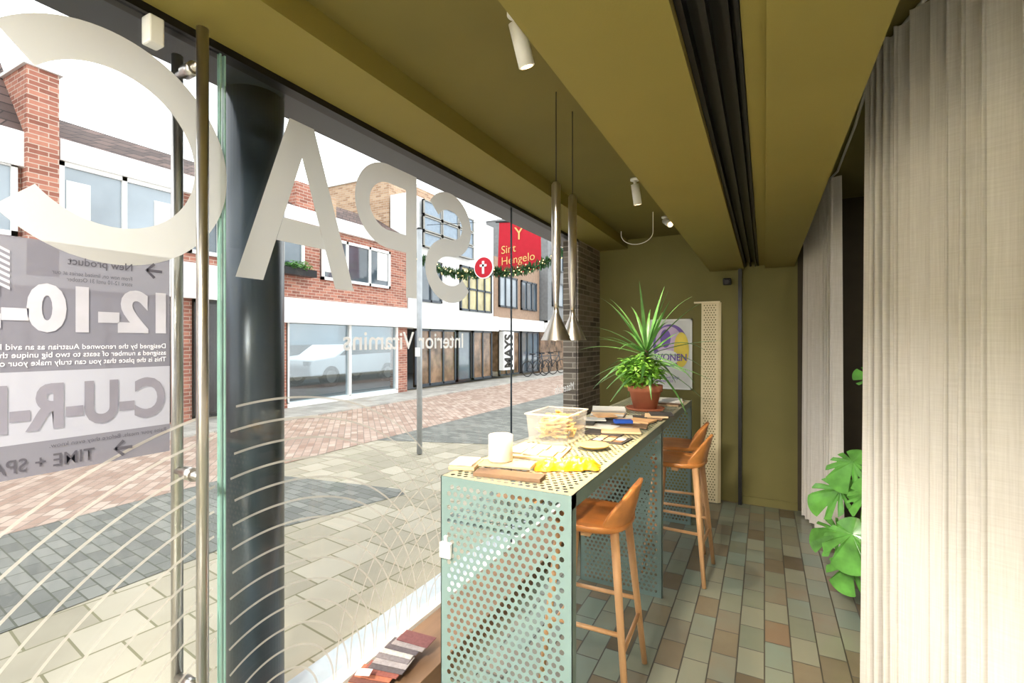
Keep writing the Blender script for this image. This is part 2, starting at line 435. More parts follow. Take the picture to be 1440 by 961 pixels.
# door poster
dp = group('door_poster')
PX = WX+0.003
def prect(n, yh, yl, z0, z1, m, dx=0.0):
    mesh(n, [(PX+dx, yh, z0), (PX+dx, yl, z0), (PX+dx, yl, z1), (PX+dx, yh, z1)], [(0, 1, 2, 3)], m, dp)
prect('sheet_low', .796, .15, 1.178, 1.258, POSTG)
prect('sheet_high', .796, .15, 1.428, 1.746, POSTG)
prect('light_band', .796, .15, 1.258, 1.428, POSTL)
U = (0, -1, 0); V = (0, 0, 1)
def pt(n, body, y, z, w, h, m, off=0.0): text_fit(n, body, (PX+.002, y, z), U, V, w, h, m, dp, off)
PTXT = mat('poster_light_print', (170, 170, 180), .6, emit=((160, 160, 175), .10))  # this and the next prints glow faintly, backlight put into the material
PWHT = mat('poster_white_print', (225, 225, 230), .6, emit=((230, 230, 235), .15))
PDRK = mat('poster_dark_print', (74, 72, 82), .6, emit=((100, 98, 110), .05))
PMID = mat('poster_mid_print', (120, 118, 130), .6, emit=((126, 124, 136), .1))
pt('txt_date', '12-10-31', .785, 1.522, .46, .12, PTXT, 0.05)
pt('txt_cure', 'C-U-R-E-D', .782, 1.284, .50, .115, PMID, 0.04)
pt('txt_new', 'New product', .70, 1.688, .14, .026, PDRK, 0.01)
pt('txt_new2', 'From now on, limited series at our\nstore 12-10 until 31 October', .70, 1.652, .17, .026, PDRK)
pt('txt_para', 'Designed by the renowned Austrian as an avid lifelong curator\nassigned a number of seats to two big unique themes, balancing\nThis is the place that you can truly make your own.', .785, 1.438, .46, .056, PWHT)
pt('txt_know', 'Raise your meals. Before they even know.', .785, 1.236, .26, .014, PDRK)
pt('txt_time', 'TIME + SPACE', .615, 1.192, .24, .032, PDRK, 0.01)
def arrow(y, z, s):
    a, b = stroke([(0, s/2), (s, s/2)], s*.2); c2, d = stroke([(s*.5, s), (s, s/2), (s*.5, 0)], s*.2)
    vs = a+c2; fs = b+[tuple(i+len(a) for i in f) for f in d]
    mesh('arrow', [(PX+.002, y-v[0], z+v[1]) for v in vs], fs, PDRK, dp)
arrow(.775, 1.682, .04); arrow(.70, 1.19, .04)
for i in range(7):
    z = 1.62+i*.014
    mesh('stripe_%d' % i, [(PX+.002, .455, z), (PX+.002, .40, z+.03), (PX+.002, .40, z+.037), (PX+.002, .455, z+.007)], [(0, 1, 2, 3)], PTXT, dp)

# ---------------------------------------------------------------- high table
T = group('perforated_bar_table')
X0, X1, Y0, Y1, TZ = -1.028, -0.529, 1.418, 4.166, 1.02
perf('top_plate', X0, X1, Y0, Y1, lambda u, v: (u, v, TZ), GREEN_LAMPLIT, T, b=0.018)
for n, y in (('panel_near', Y0), ('panel_middle', 2.90), ('panel_far', Y1)):
    perf(n, X0, X1, 0.002, TZ-.001, lambda u, v, y=y: (u, y, v), GREEN, T, b=0.022)
box('edge_right', X1-.003, X1, Y0, Y1, TZ-.045, TZ, GREEN, T)
box('edge_left', X0, X0+.003, Y0, Y1, TZ-.045, TZ, GREEN, T)
for n, y in (('near', Y0), ('middle', 2.90), ('far', Y1)):
    box('flange_r_'+n, X1-.003, X1, y, y+.035, 0, TZ, GREEN, T)
    box('flange_l_'+n, X0, X0+.003, y, y+.035, 0, TZ, GREEN, T)
perf('under_shelf', X0, -0.72, Y0, 2.90, lambda u, v: (u, v, .86), GREEN, T, b=0.018)
box('security_tag_body', -1.022, -.975, 1.398, 1.416, .735, .79, WHITE, T, 0.004)
box('security_tag_clip', -1.008, -.996, 1.408, 1.417, .79, .81, WHITE, T)
sh = group('shelf_samples')
for i in range(5):
    box('sheet_%d' % i, -.98, -.78, 1.7+.12*i, 1.88+.12*i, .862+.006*i, .868+.006*i, [WOODL, WHITE, CREAM, WOODO, WHITE][i], sh, rz=.1*i)

# items on table
tz = TZ+.001
def slab(n, cx, cy, sx, sy, z, t, m, rz, parent): return box(n, cx-sx/2, cx+sx/2, cy-sy/2, cy+sy/2, z, z+t, m, parent, .0015, rz)
PALE = mat('pale_oak', (212, 182, 142), 0.5, var=.12, nscale=15, stretch=(1, .1, 1))
GREYS = mat('grey_sample', (150, 148, 142), 0.6)
PAPER = mat('white_sample_paper', (212, 210, 204), 0.7, var=.03)
g = group('sample_boards')
slab('board_a', -1.02, 1.575, .10, .15, tz, .012, PALE, .3, g); slab('board_b', -1.025, 1.575, .09, .12, tz+.013, .006, PAPER, .25, g)
g = group('serving_board')
slab('plank', -.80, 1.51, .25, .07, tz, .014, WOODB, .12, g); slab('plank_top', -.855, 1.60, .20, .09, tz+.015, .008, PALE, .2, g)
lathe('white_jar', [(0, 0), (.043, 0), (.047, .006), (.047, .098), (.0445, .1), (.042, .098), (.042, .03), (0, .03)], (-.895, 1.62, tz+.0235), CERAM)
g = group('yellow_foil_bag')
for k, (cx, cy, rz, sx, sy) in enumerate(((-.69, 1.70, .5, .19, .10), (-.62, 1.74, .2, .15, .09))):
    vs = []; fs = []; N = 18; M = 10
    for top in (0, 1):
        for j in range(M+1):
            for i in range(N+1):
                u, v = i/N*2-1, j/M*2-1
                prof = (1-abs(u)**4)*(1-abs(v)**3)
                x, y = u*sx/2*(1+.05*math.sin(v*9+k)), v*sy/2*(1+.08*math.sin(u*8))
                z = tz+.002+k*.004+top*(prof*.03+.011*prof*math.sin(u*17+v*11)*math.cos(v*13-u*4))
                vs.append((cx+x*math.cos(rz)-y*math.sin(rz), cy+x*math.sin(rz)+y*math.cos(rz), z))
        o = top*(N+1)*(M+1)
        for j in range(M):
            for i in range(N):
                a = o+j*(N+1)+i; fs.append((a, a+1, a+N+2, a+N+1))
    mesh('bag_%d' % k, vs, fs, YELLOW, g, smooth=True)
g = group('tile_samples')
slab('tray', -.86, 1.89, .24, .24, tz, .010, PALE, .15, g)
for i in range(3):
    for j in range(2): slab('tile_%d%d' % (i, j), -.935+.072*i, 1.84+.1*j, .06, .09, tz+.011, .007, [PAPER, CERAM, PALE][(i+j) % 3], .15, g)
lathe('round_dish', [(0, .004), (.05, .004), (.068, .014), (.072, .016), (.07, .02), (.05, .011), (0, .010)], (-.68, 2.09, tz), mat('dish_wood', (200, 170, 110), .5))
g = group('plastic_storage_box')
cx, cy, hw, hl, hh = -.905, 2.22, .105, .14, .135
vs = []
for (z, s) in ((0.002, .9), (hh, 1.0)):
    for a, b in ((-1, -1), (1, -1), (1, 1), (-1, 1)): vs.append((cx+a*hw*s, cy+b*hl*s, tz+z))
mesh('tub', vs, [(3, 2, 1, 0), (0, 1, 5, 4), (1, 2, 6, 5), (2, 3, 7, 6), (3, 0, 4, 7)], PLASTIC, g)
RIM = vinyl('plastic_rim', (240, 240, 238), .7, .5)
for i, (a, b) in enumerate((((-hw-.006, -hl-.006), (hw+.006, -hl)), ((-hw-.006, hl), (hw+.006, hl+.006)), ((-hw-.006, -hl), (-hw, hl)), ((hw, -hl), (hw+.006, hl)))):
    box('rim_%d' % i, cx+a[0], cx+b[0], cy+a[1], cy+b[1], tz+hh-.004, tz+hh+.002, RIM, g)
YW = mat('yellow_wood', (230, 194, 120), .5, var=.15)
vs = []; fs = []
for i in range(90):
    px, py = cx+random.uniform(-.055, .055), cy+random.uniform(-.085, .085); pz = tz+random.uniform(.02, .115)
    d = Vector((random.uniform(-1, 1), random.uniform(-1, 1), random.uniform(-.05, .35))).normalized()
    a = d.cross(Vector((0, 0, 1))).normalized()*.012; e = Vector((0, 0, .003)); L = .033
    k = len(vs); P = Vector((px, py, pz))
    for s in (-1, 1):
        for q, r_ in ((-1, -1), (1, -1), (1, 1), (-1, 1)): vs.append(P+d*L*s+a*q+e*r_)
    for f in [(3, 2, 1, 0), (4, 5, 6, 7), (0, 1, 5, 4), (1, 2, 6, 5), (2, 3, 7, 6), (3, 0, 4, 7)]: fs.append(tuple(q+k for q in f))
mesh('wood_pieces', vs, fs, YW, g)
g = group('material_samples')
cols = [DARKG, PALE, PAPER, GREYS, WOODB, DARKG, CREAM, WOODL, CERAM, DARKG]
for i in range(10):
    slab('sample_%d' % i, -.74+.08*math.sin(i*2.1), 2.46+.06*i, .2, .13, tz+.004*(i % 3)+.0005*i, .006+.004*(i % 2), cols[i], .3*math.sin(i*1.7), g)
slab('blue_cloth', -.70, 2.68, .1, .05, tz+.024, .018, BLUE, .5, g)
for i in range(7): slab('stack_%d' % i, -.86, 2.95, .2, .16, tz+.0095*i, .009, [PAPER, PALE, GREYS][i % 3], .05*i, g)
for i in range(4): slab('far_board_%d' % i, -.64+.02*i, 3.0+.05*i, .14, .16, tz+.006*i, .006, [DARKG, WOODB, PALE, DARKG][i], .1*i, g)
for i in range(4): slab('tray_%d' % i, -.93+.03*i, 2.50+.1*i, .12, .10, tz+.008+.009*i, .008, [PALE, DARKG, PAPER, WOODL][i], .2*i, g)
g = group('open_sample_book')
slab('cover', -.66, 2.30, .17, .16, tz, .006, DARKG, -.1, g)
for i in range(3):
    for j in range(3): slab('chip_%d%d' % (i, j), -.71+.05*i, 2.255+.045*j, .04, .036, tz+.0065, .003, [PAPER, GREYS, WOODL, PALE, WOODB][(i*2+j) % 5], -.1, g)
g = group('sample_board_stack')
for i in range(3): slab('end_board_%d' % i, -.66, 3.86+.02*i, .2, .3, tz+.009*i, .008, [PALE, WOODB, PAPER][i], .08*i, g)

# ---------------------------------------------------------------- plants
def sword(vs, fs, base, az, el, L, W, droop, n=9):
    d = Vector((math.cos(az)*math.cos(el), math.sin(az)*math.cos(el), math.sin(el)))
    side = Vector((-math.sin(az), math.cos(az), 0)); p = Vector(base); k = len(vs)
    for i in range(n+1):
        t = i/n; w = W*(math.sin(math.pi*min(1, .12+.88*t)**.8) if t < 1 else 0.02)+.002
        up = side.cross(d).normalized()
        vs.append(p+side*w/2+up*w*.18); vs.append(p.copy()); vs.append(p-side*w/2+up*w*.18)
        d = (d+Vector((0, 0, -droop*(.4+t)/n*2))).normalized(); p = p+d*L/n
    for i in range(n):
        a = k+3*i; fs.append((a, a+1, a+4, a+3)); fs.append((a+1, a+2, a+5, a+4))
PP = (-.745, 3.45)
g = group('potted_yucca')
lathe('saucer', [(0, 0), (.12, 0), (.135, .018), (.128, .018), (.115, .006), (0, .006)], (*PP, tz), TERRA, g)
lathe('pot', [(0, .008), (.078, .008), (.108, .13), (.118, .13), (.12, .175), (.108, .175), (.10, .15), (0, .15)], (*PP, tz), TERRA, g)
lathe('soil_top', [(0, .152), (.102, .152)], (*PP, tz), SOIL, g)
cyl('trunk', (*PP, tz+.15), (PP[0]+.01, PP[1], tz+.42), .018, .014, WOODB, g)
vs = []; fs = []
for i in range(50):
    az = i*2.399+random.uniform(-.2, .2); el = math.radians(74-2.3*i+random.uniform(-12, 12))
    sword(vs, fs, (PP[0]+.01, PP[1], tz+.34+.08*(1-i/50)), az, max(-.45, el), random.uniform(.36, .52), .024, random.uniform(.15, .7))
mesh('leaves', vs, fs, LEAF, g, smooth=True)
def bushy(name, c, R, n, m, parent, L=.05, W=.02, fl=.8):
    vs = []; fs = []
    for i in range(n):
        d = Vector((random.gauss(0, 1), random.gauss(0, 1), random.gauss(.2, .8))).normalized()
        p = Vector(c)+Vector((d.x*R, d.y*R, d.z*R*fl))*random.uniform(.5, 1)
        az = random.uniform(0, 6.28)
        sword(vs, fs, p, az, random.uniform(-.5, .7), L, W, .5, 3)
    mesh(name, vs, fs, m, parent, smooth=True)
bushy('underplanting', (PP[0]-.02, PP[1]-.06, tz+.27), .165, 900, mat('fern_green', (150, 205, 80), .5, var=.35, nscale=30), g, .045, .022, .75)
g = group('small_potted_plant')
PQ = (-.95, 4.05)
lathe('pot', [(0, 0), (.04, 0), (.052, .085), (.047, .085), (.04, .07), (0, .07)], (*PQ, tz), CERAM, g)
bushy('foliage', (*PQ, tz+.16), .095, 200, LEAF2, g, .05, .022)

def mon_leaf(vs, fs, c, dirv, up, size):
    dirv = Vector(dirv).normalized(); up = Vector(up); side = dirv.cross(up).normalized(); nrm = side.cross(dirv).normalized()
    N = 144; k = len(vs); vs.append(Vector(c)); c = Vector(c)
    jit = [random.uniform(-4, 4) for _ in range(10)]; dep = [random.uniform(.3, .6) for _ in range(10)]
    for i in range(N):
        th = 2*math.pi*i/N
        ct = math.cos(th)
        r = size*(.64+.28*ct+.12*math.cos(2*th))
        if ct < -.5: r = max(r, size*.45*(1 if ct > -.95 else .4))
        left = th > math.pi
        a = math.degrees(th) if not left else 360-math.degrees(th)
        for q, na in enumerate((30, 54, 78, 104)):
            w = abs(a-na-jit[q+5*left])
            if w < 5.5: r *= dep[q+5*left]+(1-dep[q+5*left])*(w/5.5)**2
        x = math.cos(th)*r; y = math.sin(th)*r*1.08
        z = -.25*abs(y)**1.5/size**.5 - .35*max(0, x)**2/size
        vs.append(c+dirv*x+side*y+nrm*z)
    for i in range(N): fs.append((k, k+1+i, k+1+(i+1) % N))
g = group('monstera_plant')
MP = (.70, 3.35)
lathe('pot', [(0, .0), (.11, .0), (.14, .26), (.128, .26), (.12, .23), (0, .23)], (*MP, .002), CERAM, g)
lathe('soil_top', [(0, .232), (.12, .232)], (*MP, .002), SOIL, g)
vs = []; fs = []
specs = [(.43, 3.22, .84, -.7, -.3, .17), (.38, 3.28, .66, -.9, .05, .19), (.46, 2.98, .74, .1, -.5, .16), (.41, 3.10, .48, -.3, -.5, .19), (.38, 3.36, .40, -1, .3, .18), (.42, 3.20, .28, -.5, -.3, .16),
         (.56, 3.5, .90, -.3, .8, .18), (.8, 3.1, .85, .5, -.7, .18), (.9, 3.4, .7, 1, .2, .18), (.7, 3.2, 1.0, -.2, -.5, .18), (.75, 3.5, .6, .4, .8, .18)]
for i, (x, y, z, dx, dy, sz) in enumerate(specs):
    mon_leaf(vs, fs, (x, y, z), (dx*.8, dy*.6, -.6+.25*math.sin(i*2)), (-.35+.3*math.sin(i*3), -.7, .8), sz)
    m0 = Vector((MP[0], MP[1], .22)); m1 = Vector((x, y, z)); mid = (m0+m1)/2+Vector((0, 0, .12))
    curve('stem_%d' % i, [m0, m0*.5+mid*.5+Vector((0, 0, .03)), mid, mid*.5+m1*.5+Vector((0, 0, .02)), m1], .005, LEAFM, g)
mesh('leaves', vs, fs, LEAFM, g)
vs = []; fs = []
mon_leaf(vs, fs, (.57, 3.55, 1.28), (-.9, -.2, .3), (0, -1, .3), .09)
mesh('young_leaf', vs, fs, LEAFM, g); curve('stem_young', [(MP[0], MP[1], .22), (.72, 3.45, .8), (.58, 3.55, 1.28)], .004, LEAFM, g)

# ---------------------------------------------------------------- stools
def stool(cx, cy, rz=0.0):
    g = group('bar_stool', (cx, cy, 0), rz)
    SZ = .73
    N = 40; vs = []; fs = []
    def rim(th):
        e = 3.0; c, s = math.cos(th), math.sin(th)
        r = (abs(c)**e+abs(s)**e)**(-1/e)
        return .17*r*c, .183*r*s*(1-.06*c)
    rings = [(0, -.008), (.5, -.006), (.85, .0), (.97, .006), (1.0, .002), (1.0, -.014), (.9, -.026), (0, -.03)]
    for (k, dz) in rings:
        for i in range(N):
            x, y = rim(2*math.pi*i/N); vs.append((x*k, y*k, SZ+dz))
    for j in range(len(rings)-1):
        for i in range(N):
            q = (i+1) % N; fs.append((j*N+i, j*N+q, (j+1)*N+q, (j+1)*N+i))
    mesh('seat', vs, fs, WOODO, g, smooth=True)
    vs = []; fs = []; M = 28; K = 6
    for side in (0, 1):
        for j in range(K+1):
            for i in range(M+1):
                th = math.radians(-62+124*i/M); c = max(0, math.cos(th*1.4))
                h = .175*min(1, (c*1.25))**.7
                t = j/K; x, y = rim(th)
                kk = .96-side*.08
                lean = .045*t*(h/.175)
                vs.append((x*kk+lean*math.cos(th), y*kk, SZ-.01+t*h))
    n = (K+1)*(M+1)
    for s in (0, 1):
        for j in range(K):
            for i in range(M):
                a = s*n+j*(M+1)+i; f = (a, a+1, a+M+2, a+M+1); fs.append(f if s == 0 else f[::-1])
    for i in range(M):
        a = K*(M+1)+i; fs.append((a, a+1, n+a+1, n+a))
    for j in range(K):
        for e in (0, M):
            a = j*(M+1)+e; fs.append((a, a+M+1, n+a+M+1, n+a))
    mesh('backrest', vs, fs, WOODO, g, smooth=True)
    L = {}
    for sx in (-1, 1):
        for sy in (-1, 1):
            top = Vector((sx*.12, sy*.12, SZ-.02)); bot = Vector((sx*.185, sy*.19, .001))
            cyl('leg_%d%d' % (sx+1, sy+1), bot, top, .0125, .0185, WOODL, g); L[(sx, sy)] = (bot, top)
    def at(k, z):
        b, t = L[k]; f = (z-b.z)/(t.z-b.z); return b+(t-b)*f
    cyl('rung_front', at((-1, -1), .24), at((-1, 1), .24), .0095, .0095, WOODL, g)
    cyl('rung_back', at((1, -1), .24), at((1, 1), .24), .0095, .0095, WOODL, g)
    cyl('rung_side_a', at((-1, -1), .31), at((1, -1), .31), .0095, .0095, WOODL, g)
    cyl('rung_side_b', at((-1, 1), .31), at((1, 1), .31), .0095, .0095, WOODL, g)
    box('under_frame', -.13, .13, -.02, .02, SZ-.05, SZ-.028, WOODL, g)
    box('under_frame_b', -.02, .02, -.14, .14, SZ-.05, SZ-.028, WOODL, g)
stool(-.675, 2.09, 0.03)
stool(-.50, 3.34, -0.05)
stool(-.57, 3.83, 0.04)

# ---------------------------------------------------------------- lamps
WARM = (1.0, .76, .48)
def pendant(x, y, zb=1.505, zt=2.17):
    g = group('pendant_lamp')
    lathe('shade', [(.064, 0), (.062, .004), (.014, .11), (.010, .14), (.0, .14)], (x, y, zb), STEEL, g)
    lathe('shade_inner', [(.060, .002), (.012, .10), (0, .105)], (x, y, zb), WHITE, g)
    lathe('body', [(0, .135), (.010, .135), (.0115, .16), (.0195, .30), (.0195, zt-zb-.01), (.012, zt-zb), (0, zt-zb)], (x, y, zb), STEEL, g)
    cyl('cord', (x, y, zt), (x, y, 2.55), .0022, .0022, BLACK, g, 8)
    l = bpy.data.lights.new('bulb', 'SPOT'); l.energy = 32; l.color = WARM; l.spot_size = math.radians(105); l.spot_blend = .6; l.shadow_soft_size = .025
    o = bpy.data.objects.new('bulb', l); COL.objects.link(o); o.location = (x, y, zb+.03); o.parent = g
pendant(-.777, 1.889); pendant(-.777, 2.085)
LENS = mat('lamp_lens', (255, 235, 200), .3, emit=((255, 220, 170), 4))
def spot(x, y, aim, e=35, z=2.55, ang=75, col=(1, .86, .68)):
    g = group('ceiling_spotlight')
    lathe('mount', [(0, 0), (.03, 0), (.03, .012), (0, .012)], (x, y, z-.012), WHITE, g)
    a = Vector((x, y, z-.015)); d = (Vector(aim)-a).normalized(); b = a+Vector((0, 0, -.02)); e2 = b+d*.13
    cyl('stem', a, b, .01, .01, WHITE, g, 10); cyl('can', b, e2, .026, .026, WHITE, g, 24)
    cyl('lens', e2, e2+d*.002, .02, .02, LENS, g, 16)
    l = bpy.data.lights.new('beam', 'SPOT'); l.energy = e; l.color = col; l.spot_size = math.radians(ang); l.spot_blend = .8; l.shadow_soft_size = .03
    o = bpy.data.objects.new('beam', l); COL.objects.link(o); o.location = e2+d*.01; o.parent = g
    o.rotation_euler = d.to_track_quat('-Z', 'Y').to_euler()
spot(-.70, 1.37, (-.5, 2.0, .9), 60); spot(-.74, 3.13, (-.6, 3.6, .8), 70)
# added fill spotlights, put in only to brighten the curtains from both ends
spot(-.75, -.45, (.75, 1.2, 1.3), 110, ang=85, col=(1, .94, .86))
spot(-.74, 4.2, (.60, 1.9, 1.2), 90, ang=60, col=(1, .94, .86))
g = group('wire_loop')
pts = [(-.93+.13*math.cos(t), 4.0, 2.32+.07+.09*math.sin(t)) for t in [math.pi+math.pi*i/20 for i in range(21)]]
curve('wire', [(-1.06, 4.0, 2.42)]+pts+[(-.80, 4.0, 2.44), (-.80, 4.0, 2.55)], .003, WHITE, g)
def fill_lamp(x, y, z, e, size=.5, col=(1, .94, .86)):  # added fill light with a made-up housing, brightens the room from out of view
    g = group('added_fill_lamp')
    lathe('housing', [(0, 0), (size*.5, 0), (size*.52, .03), (0, .03)], (x, y, z), WHITE, g)
    l = bpy.data.lights.new('light', 'AREA'); l.shape = 'DISK'; l.size = size; l.energy = e; l.color = col
    o = bpy.data.objects.new('light', l); COL.objects.link(o); o.location = (x, y, z-.01); o.parent = g
fill_lamp(-.8, -.9, 2.5, 280); fill_lamp(1.6, .2, 2.67, 60); fill_lamp(1.6, 3.0, 2.67, 8)

# ---------------------------------------------------------------- curtains
def curtain(name, path, z0, z1, amp, wl):
    P = [Vector((p[0], p[1], 0)) for p in path]
    segs = [(P[i+1]-P[i]).length for i in range(len(P)-1)]; tot = sum(segs)
    K = 28
    n = int(tot/wl*K); vs = []; fs = []; R = 14
    ph = 0; phs = []
    for i in range(n+1):
        ph += (2*math.pi/K)*(1+.25*math.sin(i*.041)+.2*math.sin(i*.017+1)); phs.append(ph)
    def along(s):
        k = 0
        while k < len(segs)-1 and s > segs[k]: s -= segs[k]; k += 1
        return P[k]+(P[k+1]-P[k]).normalized()*s
    for j in range(R+1):
        t = j/R
        for i in range(n+1):
            s = tot*i/n
            p = along(s); d = (along(min(tot, s+.15))-along(max(0, s-.15))).normalized(); nn = Vector((-d.y, d.x, 0))
            a = amp*(.85+.25*math.sin(i*.031+t*1.3))*(.85+.25*t)
            pp_ = phs[i]+.3*math.sin(t*2.2+i*.011)
            o = a*math.cos(pp_)
            sl = -.30*a*math.sin(2*pp_)
            q = p-nn*o+d*sl
            vs.append((q.x, q.y, z1+(z0-z1)*t))
    for j in range(R):
        for i in range(n):
            a = j*(n+1)+i; fs.append((a, a+1, a+n+2, a+n+1))
    return mesh(name, vs, fs, LINEN, None, smooth=True)
curtain('curtain', [(.42, 2.56), (.50, 2.2), (.63, 1.75), (.79, 1.2), (.92, .4), (.96, -.9)], .015, 2.70, .048, .085)
curtain('curtain', [(.46, 4.12), (.41, 4.4), (.32, 4.84)], .015, 2.68, .038, .09)
g = group('curtain_rail')
curve('rail', [(.32, 4.84, 2.71), (.41, 4.4, 2.71), (.46, 4.12, 2.71), (.45, 3.3, 2.71), (.42, 2.58, 2.71), (.50, 2.2, 2.71), (.63, 1.75, 2.71), (.79, 1.2, 2.71), (.92, .4, 2.71), (.96, -.9, 2.71)], .008, WHITE, g)

g = group('wooden_cabinet')
box('carcass', .95, 1.5, 4.45, 4.93, .08, 1.0, WOODB, g, .005); box('top', .93, 1.52, 4.43, 4.94, 1.0, 1.03, WOODB, g)
for i in range(2): box('drawer_%d' % i, .97+.27*i, 1.22+.27*i, 4.435, 4.45, .12, .96, WOODB, g, .004)
for i in range(4): cyl('foot_%d' % i, (1.0+.45*(i % 2), 4.5+.38*(i//2), 0), (1.0+.45*(i % 2), 4.5+.38*(i//2), .08), .015, .02, BLACK, g)

# ---------------------------------------------------------------- far wall items
g = group('framed_poster')
fy = FY-.022
box('frame_l', -1.03, -1.015, fy, FY, 1.03, 1.72, WHITE, g); box('frame_r', -.635, -.62, fy, FY, 1.03, 1.72, WHITE, g)
box('frame_t', -1.03, -.62, fy, FY, 1.705, 1.72, WHITE, g); box('frame_b', -1.03, -.62, fy, FY, 1.03, 1.045, WHITE, g)
box('paper', -1.016, -.634, fy+.008, FY-.002, 1.04, 1.71, WHITEG, g)
PUR = mat('purple_ink', (122, 92, 176), .6); YEL = mat('yellow_ink', (240, 216, 90), .6); LIL = mat('lilac_ink', (214, 190, 224), .6)
def disc(n, cx, cz, rx, rz, m, dy, a0=0, a1=360):
    pts = [(cx, fy+.008-dy, cz)]+[(cx+rx*math.cos(math.radians(a0+(a1-a0)*i/48)), fy+.008-dy, cz+rz*math.sin(math.radians(a0+(a1-a0)*i/48))) for i in range(49)]
    mesh(n, pts, [(0, i, i+1) for i in range(1, 49)], m, g)
disc('purple_ring', -.825, 1.46, .165, .21, PUR, .002); disc('lilac_disc', -.84, 1.50, .125, .15, LIL, .003)
disc('yellow_arch', -.72, 1.42, .07, .17, YEL, .004); disc('white_disc', -.86, 1.34, .12, .075, WHITE, .005); disc('purple_drop', -.87, 1.53, .05, .09, PUR, .005)
text_fit('poster_text', 'WONEN', (-.98, fy-.001, 1.31), (1, 0, 0), (0, 0, 1), .31, .07, PUR, g, .02)
text_fit('poster_text_small', 'Interior and design\nHengelo 2023', (-.96, fy+.004, 1.09), (1, 0, 0), (0, 0, 1), .22, .07, PUR, g)
g = group('leaning_perforated_panel')
def lean(u, v): return (u, FY-.13+.11*v/1.87, v)
perf('sheet', -.535, -.385, .004, 1.87, lean, CREAM, g, pitch=.026, r=.006, b=.014)
vs = [(-.385, FY-.13, .004), (-.36, FY-.10, .004), (-.36, FY+.005-.015, 1.87), (-.385, FY-.02, 1.87)]
mesh('side_face', vs, [(0, 1, 2, 3)], CREAM, g)
box('top_bracket', -.60, -.37, FY-.05, FY-.005, 1.865, 1.88, CREAM, g)
g = group('wall_sensor')
box('body', -.345, -.275, FY-.06, FY, 2.03, 2.09, BLACK, g, .008); cyl('eye', (-.31, FY-.075, 2.055), (-.31, FY-.06, 2.055), .02, .025, DARKG, g)

# ---------------------------------------------------------------- fabric samples on plinth
box('window_plinth', WX+.03, -1.26, 1.30, 4.9, 0, .09, WOODB, None, .003)
g = group('fabric_swatch_book')
fc = [(150, 90, 54), (196, 118, 72), (120, 72, 54), (206, 146, 104), (116, 74, 64), (176, 108, 82), (144, 84, 74), (96, 88, 90), (164, 156, 156), (130, 122, 124), (190, 186, 182), (96, 88, 92), (154, 146, 146), (120, 76, 76)]
for i, cc in enumerate(fc):
    m = mat('fabric_%d' % i, cc, .9, var=.15, nscale=80, bump=.3, bscale=300)
    cx, cy = -1.435+.012*math.sin(i*1.1)+.002*i, 1.39+.027*i
    box('swatch_%d' % i, cx-.08, cx+.08, cy-.04, cy+.04, .093+.0045*i, .0965+.0045*i, m, g, .001, .35-.02*i)
box('label', -1.47, -1.41, 1.44, 1.48, .158, .16, WHITE, g, 0, .4)

# ---------------------------------------------------------------- outside: ground
def poly(name, pts, z, m, t=.0):
    return mesh(name, [(x, y, z) for x, y in pts], [tuple(range(len(pts)))], m)
poly('street_flagstones', [(-60, -30), (WX-.02, -30), (WX-.02, 60), (-60, 60)], -.012, FLAG)
poly('street_dark_cobbles_ground', [(-5.25, -20), (-3.45, -20), (-3.5, 2.5), (-3.15, 3.75), (-3.3, 3.85), (-5.25, 3.55)], -.008, COBBLE)
poly('street_dark_cobbles_ground', [(-5.25, 5.6), (-3.4, 6.2), (-3.0, 9), (-3.0, 40), (-5.25, 40)], -.008, COBBLE)
poly('street_road_ground', [(-8.1, -25), (-5.25, -25), (-5.25, 55), (-8.1, 55)], -.006, ROAD)
poly('street_sidewalk_ground', [(-9.6, -25), (-8.1, -25), (-8.1, 55), (-9.6, 55)], -.004, WALK)
box('street_kerb_ground', -8.16, -8.04, -25, 55, -.01, .02, WALK)
col = group('steel_column')
cyl('shaft', (-1.80, 1.232, .0), (-1.80, 1.232, 2.47), .108, .108, ANTHRA, col, 48)
cyl('collar', (-1.80, 1.232, 0), (-1.80, 1.232, .02), .13, .13, ANTHRA, col, 48)
g = group('street_sign_post')
cyl('post', (-4.09, 5.16, 0), (-4.09, 5.16, 3.0), .036, .036, mat('galvanised', (170, 174, 178), .5, .3), g)
cyl('cap', (-4.09, 5.16, 3.0), (-4.09, 5.16, 3.02), .04, .03, BLACK, g)
box('sticker', -4.13, -4.05, 5.118, 5.124, 1.3, 1.42, WHITE, g)

# ---------------------------------------------------------------- outside: buildings
FX = -9.5
def win(g, n, y0, y1, z0, z1, glass=DGLASS, mull=1, fr=.07, x=FX, fm=WHITE, rail=None):
    box(n+'_glass', x-.02, x+.03, y0, y1, z0, z1, glass, g)
    for nm, a, b, c_, d in (('l', y0, y0+fr, z0, z1), ('r', y1-fr, y1, z0, z1), ('b', y0, y1, z0, z0+fr), ('t', y0, y1, z1-fr, z1)):
        box(n+'_frame_'+nm, x-.02, x+.07, a, b, c_, d, fm, g)
    for i in range(mull):
        yy = y0+(y1-y0)*(i+1)/(mull+1); box(n+'_mullion_%d' % i, x-.02, x+.07, yy-fr/2, yy+fr/2, z0, z1, fm, g)
    if rail: box(n+'_rail', x-.02, x+.07, y0, y1, rail-fr/2, rail+fr/2, fm, g)
B = group('brick_row_building')
box('upper_wall', FX-.3, FX, -6, 11.4, 2.45, 4.45, BRICK, B)
box('cornice', FX-.3, FX+.12, 3.3, 11.4, 4.24, 4.56, WHITE, B)
box('cornice_left', FX-.3, FX+.12, -6, 2.95, 4.0, 4.5, WHITE, B)
